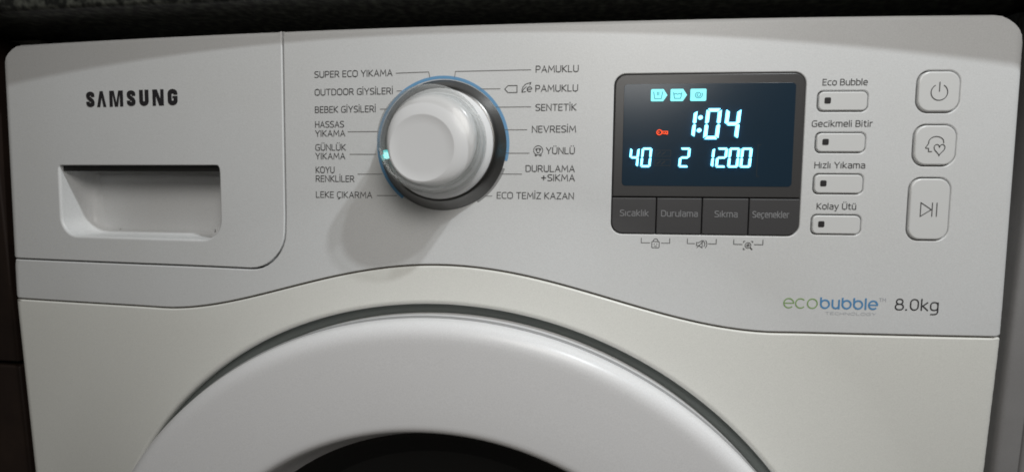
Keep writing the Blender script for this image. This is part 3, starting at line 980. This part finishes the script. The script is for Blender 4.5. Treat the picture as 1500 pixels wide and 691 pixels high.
def rr(xa, xb, za, zb, rad):
    return [(p.x, p.y) for p in rounded([(xa, za, rad), (xb, za, rad), (xb, zb, rad), (xa, zb, rad)], 0.001, 6)]
ik.stroke(rr(X(.0) + T_ / 2, X(.195), Zz(0) + T_ / 2, Zz(.52), .0016), T_, closed=True)
ik.stroke(rr(X(.02) + T_ / 2, X(.178), Zz(.52), Zz(1) - T_ / 2, .0014), T_, closed=True)
ik.poly([(X(.245), Zz(0)), (X(.285), Zz(0)), (X(.285), Zz(.12)), (X(.245), Zz(.12))])
ik.stroke(rr(X(.345) + T_ / 2, X(.535), Zz(0) + T_ / 2, Zz(1) - T_ / 2, .0019), T_, closed=True)
ik.stroke([(X(.61), Zz(0)), (X(.61), Zz(1.02))], T_)
ik.stroke([(X(.755), Zz(.72)), (X(.64), Zz(.40)), (X(.62), Zz(.36))], T_)
ik.stroke([(X(.64), Zz(.40)), (X(.765), Zz(0))], T_)
ik.stroke(rr(X(.805) + T_ / 2, X(.985), Zz(0) + T_ / 2, Zz(.72), .0016), T_, closed=True)
ik.stroke([(X(.985), Zz(.74)), (X(.985), Zz(-.12)), (X(.96), Zz(-.25)), (X(.91), Zz(-.30)), (X(.82), Zz(-.30))], T_)
ik.build("load_mark", M['brand'], panel)

# ------------------------------------------------------------------ display
KL = 0.0729
bl = rounded([(bez[0], KL, .0004), (bez[1], KL, .0004), (bez[1], bez[3], .006), (bez[0], bez[3], .006)], 0.004)
display = plate("display", [bl], M['bezel'], wm, 0.0007, 0.008, lift=0.0003, grid=0.008)
xs = [bez[0], 0.1186, 0.1429, 0.1674, bez[1]]
for i in range(4):
    a, b = xs[i] + (0.00022 if i else 0), xs[i + 1] - (0.00022 if i < 3 else 0)
    c = [(a, bez[2], .006 if i == 0 else .0004), (b, bez[2], .006 if i == 3 else .0004), (b, KL - .0005, .0004), (a, KL - .0005, .0004)]
    k = plate("touch_key", [rounded(c, 0.004)], M['keycap'], display, 0.0005, 0.008, lift=0.0003, grid=0.008)
    e = D['keys'][i]
    print_text("key_name", (e[0], e[1], e[2], 0.0623, 0.0035), M['keytext'], k and display, lift=0.00045)
sc = rounded([(0.0996, 0.0789, .002), (0.1888, 0.0789, .002), (0.1888, 0.1335, .002), (0.0996, 0.1335, .002)], 0.004)
plate("screen", [sc], M['screen'], display, 0.0001, 0.0004, lift=0.00042, grid=0.008)
SL = 0.00047     # segments sit on the screen
SH = 0.0011

def seven(name, xa, xb, za, zb, digit, t, slant, parent, material):
    """seven-segment figure, each lit bar a bevelled prism"""
    w, h = xb - xa, zb - za
    g = t * 0.14
    m = za + h / 2
    ik = Ink()
    def hor(z, lo, hi):
        if lo:    # bottom bar: wide at the bottom
            return [(xa + t * .35 + g, z), (xb - t * .35 - g, z), (xb - t - g, z + t), (xa + t + g, z + t)]
        if hi:
            return [(xa + t + g, z - t), (xb - t - g, z - t), (xb - t * .35 - g, z), (xa + t * .35 + g, z)]
        return [(xa + t * .55 + g, z), (xa + t + g, z - t / 2), (xb - t - g, z - t / 2), (xb - t * .55 - g, z), (xb - t - g, z + t / 2), (xa + t + g, z + t / 2)]
    def ver(x, left, upper):
        s = 1 if left else -1
        if upper:
            z0, z1 = m + g, zb - t * .35 - g
            return [(x, z0 + t * .25), (x + s * t * .5, z0), (x + s * t, z0 + t * .5), (x + s * t, zb - t - g), (x, z1)] if True else None
        z0, z1 = za + t * .35 + g, m - g
        return [(x, z0), (x + s * t, za + t + g), (x + s * t, z1 - t * .5), (x + s * t * .5, z1), (x, z1 - t * .25)]
    segs = {'a': hor(zb, 0, 1), 'g': hor(m, 0, 0), 'd': hor(za, 1, 0), 'f': ver(xa, 1, 1), 'b': ver(xb, 0, 1), 'e': ver(xa, 1, 0), 'c': ver(xb, 0, 0)}
    for k in {'0': 'abcdef', '1': 'bc', '2': 'abged', '4': 'fgbc'}[digit]:
        ik.poly(segs[k])
    ik.map(lambda x, z: (x + (z - za) * slant, z))
    return ik.build(name, material, parent, lift=SL, thick=SH)
# top row 1:04
sl = 0.085
seven("digit", 0.1310, 0.1371, 0.1048, 0.1194, '1', 0.00145, sl, display, M['seg'])
seven("digit", 0.1420, 0.1496, 0.1040, 0.1201, '0', 0.00155, sl, display, M['seg'])
seven("digit", 0.1522, 0.1596, 0.1040, 0.1201, '4', 0.00155, sl, display, M['seg'])
for p in D['colon']:
    Ink().disc(p[0], p[1], 0.00105).build("colon_dot", M['seg'], display, lift=SL, thick=SH)
t2 = 0.00098; za, zb = 0.0890, 0.0994
for dg, (a, b) in zip("4021200", [(0.1030, 0.1078), (0.1092, 0.1145), (0.1294, 0.1347), (0.1424, 0.1474), (0.1488, 0.1541), (0.1551, 0.1604), (0.1614, 0.1668)]):
    seven("digit", a, b, za, zb, dg, t2, 0.075, display, M['seg'])
# stage signs
def stage(b, pent):
    xa, xb, z0, z1 = b
    ik = Ink()
    if pent:
        t = xb - 0.0021
        ik.poly([(p.x, p.y) for p in rounded([(xa, z0, .0006), (t, z0, .0004), (xb, (z0 + z1) / 2, .0002), (t, z1, .0004), (xa, z1, .0006)], 0.01, 4)])
    else:
        ik.poly([(p.x, p.y) for p in rounded([(xa, z0, .0006), (xb, z0, .0006), (xb, z1, .0006), (xa, z1, .0006)], 0.01, 4)])
    return ik.build("stage_sign", M['icon_lit'], display, lift=SL, thick=0.0004)
for b, pn in zip(D['icons'], (1, 1, 0)):
    stage((b[0], b[1], 0.1242, 0.1306), pn)
LL = SL + 0.00042
tw = 0.00042
b = D['icons'][0]; cx = (b[0] + b[1]) / 2 - .0006; cz = 0.1274
ik = Ink().stroke([(cx - .0024, cz + .0019), (cx - .0017, cz - .0019), (cx + .0017, cz - .0019), (cx + .0024, cz + .0019)], tw)
ik.stroke([(cx - .0004, cz + .0018), (cx - .0004, cz - .0002)], tw).stroke([(cx + .0004, cz + .0018), (cx + .0004, cz - .0002)], tw)
ik.build("tub_mark", M['icon_line'], display, lift=LL)
b = D['icons'][1]; cx = (b[0] + b[1]) / 2 - .0006
ik = Ink().stroke([(cx - .0022, cz + .0015), (cx - .0016, cz - .0018), (cx + .0016, cz - .0018), (cx + .0022, cz + .0015)], tw)
ik.stroke([(cx - .0018, cz + .0004), (cx - .0009, cz + .0008), (cx, cz + .0003), (cx + .0009, cz + .0008), (cx + .0018, cz + .0004)], tw)
ik.build("tub_mark", M['icon_line'], display, lift=LL)
b = D['icons'][2]; cx = (b[0] + b[1]) / 2
ik = Ink().stroke([(cx + (0.0004 + .0018 * k / 40) * math.cos(.30 * k + 1.2), cz + (0.0004 + .0016 * k / 40) * math.sin(.30 * k + 1.2)) for k in range(41)], tw)
ik.build("spiral_mark", M['icon_line'], display, lift=LL)
# child-lock key sign
xa, xb, z0, z1 = D['keyi']
r = (z1 - z0) / 2; cz = (z0 + z1) / 2
ik = Ink().arc(xa + r, cz, r - .0001, 0, 360, 0.00034)
ik.disc(xa + r * .8, cz, .00032, 10)
ik.stroke([(xa + 2 * r - .0001, cz + .0005), (xb, cz + .0005), (xb, cz - .0009), (xb - .0007, cz - .0009), (xb - .0011, cz - .0003), (xb - .0016, cz - .0008), (xb - .0021, cz - .0005), (xa + 2 * r - .0001, cz - .0005)], .00032)
ik.build("key_sign", M['key_red'], display, lift=SL, thick=0.0005)
# unlit marks that still show
x0, x1, z0, z1 = D['brk']
Ink().stroke([(x1 + .0002, z1), (x0 + .0002, z1), (x0, z0), (x1, z0)], 0.0003).build("unlit_bracket", M['ghost'], display, lift=SL)
for zz in (0.0965, 0.0915):
    ik = Ink().stroke([(0.1170, zz - .0016), (0.1252, zz - .0016), (0.1254, zz + .0016), (0.1172, zz + .0016)], 0.00025, closed=True)
    ik.stroke([(0.1180, zz - .0008), (0.1200, zz + .0008)], .0005).stroke([(0.1205, zz - .0008), (0.1225, zz + .0008)], .0005)
    ik.build("unlit_sign", M['ghost'], display, lift=SL)

# brackets and signs below the display
for l in D['brackets']:
    l = [list(p) for p in l]
    l = [[p[0], 0.0478 if p[1] < 0.049 else 0.0505] for p in l]
    i = 0 if abs(l[0][1] - .0505) < 1e-6 else 2
    l[i][0] = l[1][0]
    Ink().stroke(l, 0.00034).build("bracket_print", M['print'], panel)
W = 0.00036
cx, cz = D['sym'][0]; cz = 0.0473
ik = Ink().stroke([(p.x, p.y) for p in rounded([(cx - .0020, cz - .0021, .0005), (cx + .0020, cz - .0021, .0005), (cx + .0020, cz + .0013, .0003), (cx - .0020, cz + .0013, .0003)], .01, 4)], W, closed=True)
ik.arc(cx, cz + .0013, .0013, 0, 180, W, rz=.0015, n=12)
ik.disc(cx - .0007, cz - .0001, .0003, 8).disc(cx + .0007, cz - .0001, .0003, 8).stroke([(cx - .0008, cz - .0012), (cx + .0008, cz - .0012)], W * .8)
ik.build("lock_symbol", M['print'], panel)
cx, cz = D['sym'][1]; cz = 0.0476
ik = Ink().stroke([(cx - .0026, cz - .0008), (cx - .0026, cz + .0008), (cx - .0014, cz + .0008), (cx + .0004, cz + .0020), (cx + .0004, cz - .0020), (cx - .0014, cz - .0008)], W, closed=True)
ik.stroke([(cx - .0024, cz - .0021), (cx + .0014, cz + .0021)], W)
ik.arc(cx - .0002, cz, .0020, -42, 42, W, n=8).arc(cx - .0002, cz, .0031, -42, 42, W, n=8)
ik.build("mute_symbol", M['print'], panel)
cx, cz = D['sym'][2]; cz = 0.0473
ik = Ink().arc(cx, cz, .0015, 0, 360, W).arc(cx, cz, .0007, 0, 360, W * .7)
ik.stroke([(cx - .0006, cz), (cx + .0006, cz)], W * .7).stroke([(cx, cz - .0006), (cx, cz + .0006)], W * .7)
ik.stroke([(cx + .0011, cz - .0011), (cx + .0023, cz - .0024)], W * 1.7)
for sx_, sz_ in ((-1, 1), (1, 1), (-1, -1)):
    ik.stroke([(cx + sx_ * .0024, cz + sz_ * .0014), (cx + sx_ * .0024, cz + sz_ * .0022), (cx + sx_ * .0015, cz + sz_ * .0022)], W)
ik.build("zoom_symbol", M['print'], panel)

# ------------------------------------------------------------------ buttons
for i, b in enumerate(btns):
    o = plate("option_button", [rect_loop(b, .0027)], M['button'], wm, 0.0007, 0.007, lift=0.0005, grid=0.006)
    cx, cz = 0.2050, (b[2] + b[3]) / 2 + 0.0003
    lm = Ink().poly([(p.x, p.y) for p in rounded([(cx - .0016, cz - .0016, .0007), (cx + .0016, cz - .0016, .0007), (cx + .0016, cz + .0016, .0007), (cx - .0016, cz + .0016, .0007)], .01, 5)])
    lm.build("lamp_dot", M['lampdot'], o, lift=0.00062)
    e = D['opts'][i]
    print_text("option_name", (e[0], e[1], e[2], e[3], 0.0034), M['print'], panel)
BL = 0.00082
W = 0.00042
pb = plate("power_button", [rect_loop(power, .0060)], M['button'], wm, 0.0010, 0.007, lift=0.0007, grid=0.006)
cx, cz = 0.2603, 0.1284
ik = Ink().arc(cx, cz - .0003, .0041, 120, 420, W, n=40).stroke([(cx, cz), (cx, cz + .0050)], W)
ik.build("power_symbol", M['print'], pb, lift=BL)
sb = plate("smart_button", [rect_loop(smart, .0060)], M['button'], wm, 0.0010, 0.007, lift=0.0007, grid=0.006)
cx, cz = 0.2602, 0.1008
ik = Ink()
ik.stroke([(cx + .0040, cz + .0012), (cx + .0037, cz + .0029)] + [(cx + .0002 + .0038 * math.cos(a), cz + .0016 + .0031 * math.sin(a)) for a in np.linspace(.5, 2.9, 14)]
          + [(cx - .0036, cz + .0010), (cx - .0049, cz - .0009), (cx - .0047, cz - .0014), (cx - .0034, cz - .0014), (cx - .0034, cz - .0031), (cx - .0016, cz - .0031)], W)
hc = []
for k in range(36):
    t = 2 * math.pi * k / 36
    hc.append((cx + .0020 + .0027 * math.sin(t) ** 3, cz - .0018 + .00021 * (12.2 * math.cos(t) - 5 * math.cos(2 * t) - 2 * math.cos(3 * t) - math.cos(4 * t))))
ik.stroke(hc, W, closed=True)
ik.build("head_symbol", M['print'], sb, lift=BL)
tb = plate("start_button", [rect_loop(start, .0060)], M['button'], wm, 0.0010, 0.007, lift=0.0007, grid=0.006)
cx, cz = 0.2590, 0.0676
ik = Ink().stroke([(cx - .0042, cz - .0036), (cx + .0012, cz), (cx - .0042, cz + .0036)], W, closed=True)
ik.stroke([(cx + .0016, cz - .0037), (cx + .0016, cz + .0037)], W).stroke([(cx + .0039, cz - .0037), (cx + .0039, cz + .0037)], W)
ik.build("play_symbol", M['print'], tb, lift=BL)

# ================================================================== what stands round the machine
def bullnose_counter():
    yf, zl, zh, rad = -0.0018, 0.1810, 0.2210, 0.0025
    prof = []
    for k in range(9):
        a = math.radians(180 + 90 * k / 8)
        prof.append((yf + rad + rad * math.cos(a), zl + rad + rad * math.sin(a)))
    prof += [(0.62, zl), (0.62, zh)]
    for k in range(9):
        a = math.radians(90 + 90 * k / 8)
        prof.append((yf + rad + rad * math.cos(a), zh - rad + rad * math.sin(a)))
    n = len(prof)
    xs = np.linspace(-0.95, 0.95, 20)
    verts = [(x, y, z) for x in xs for y, z in prof]
    faces = []
    for i in range(len(xs) - 1):
        for k in range(n):
            j = (k + 1) % n
            faces.append((i * n + k, i * n + j, (i + 1) * n + j, (i + 1) * n + k))
    faces.append(tuple(range(n))); faces.append(tuple((len(xs) - 1) * n + k for k in range(n)))
    me = mesh_from("countertop", verts, faces)
    bm = bmesh.new(); bm.from_mesh(me); bmesh.ops.recalc_face_normals(bm, faces=bm.faces); bm.to_mesh(me); bm.free()
    o = new_obj("countertop", me, M['granite'])
    me.set_sharp_from_angle(angle=math.radians(35))
    o["label"] = "dark speckled worktop running above the washing machine"
    o["category"] = "worktop"
bullnose_counter()

lc = empty("cabinet", (-0.60, 0.3, -0.68), "dark brown kitchen cabinet at the left of the washing machine", "cabinet")
box("carcass", -0.90, -0.3205, 0.045, 0.60, -0.68, 0.178, M['wood'], lc, 0.001)
box("door_panel", -0.90, -0.3160, 0.0200, 0.0420, -0.0490, 0.176, M['wood'], lc, 0.0015)
box("door_panel", -0.90, -0.3160, 0.0200, 0.0420, -0.66, -0.0520, M['wood'], lc, 0.0015)

fs = box("filler_strip", -0.3400, -0.3040, 0.0440, 0.0520, -0.010, 0.1790, M['filler'], None, 0.001)
fs["label"] = "narrow grey filler strip in the gap left of the detergent drawer"
fs["category"] = "filler strip"

rc = empty("cabinet", (0.62, 0.3, -0.68), "grey kitchen cabinet at the right of the washing machine", "cabinet")
box("carcass", 0.3205, 0.90, 0.0480, 0.60, -0.68, 0.178, M['greycab_edge'], rc, 0.001)
box("frame_post", 0.3200, 0.3340, 0.0280, 0.0478, -0.68, 0.176, M['greycab'], rc, 0.003)
box("door_panel", 0.3352, 0.90, 0.0300, 0.0476, -0.68, 0.176, M['greycab'], rc, 0.002)

wl = box("wall", -1.2, 1.2, 0.63, 0.68, -0.70, 1.2, M['wall'], None)
wl["kind"] = "structure"
fl = box("floor", -1.2, 1.2, -1.0, 0.63, -0.72, -0.68, M['wall'], None)
fl["kind"] = "structure"
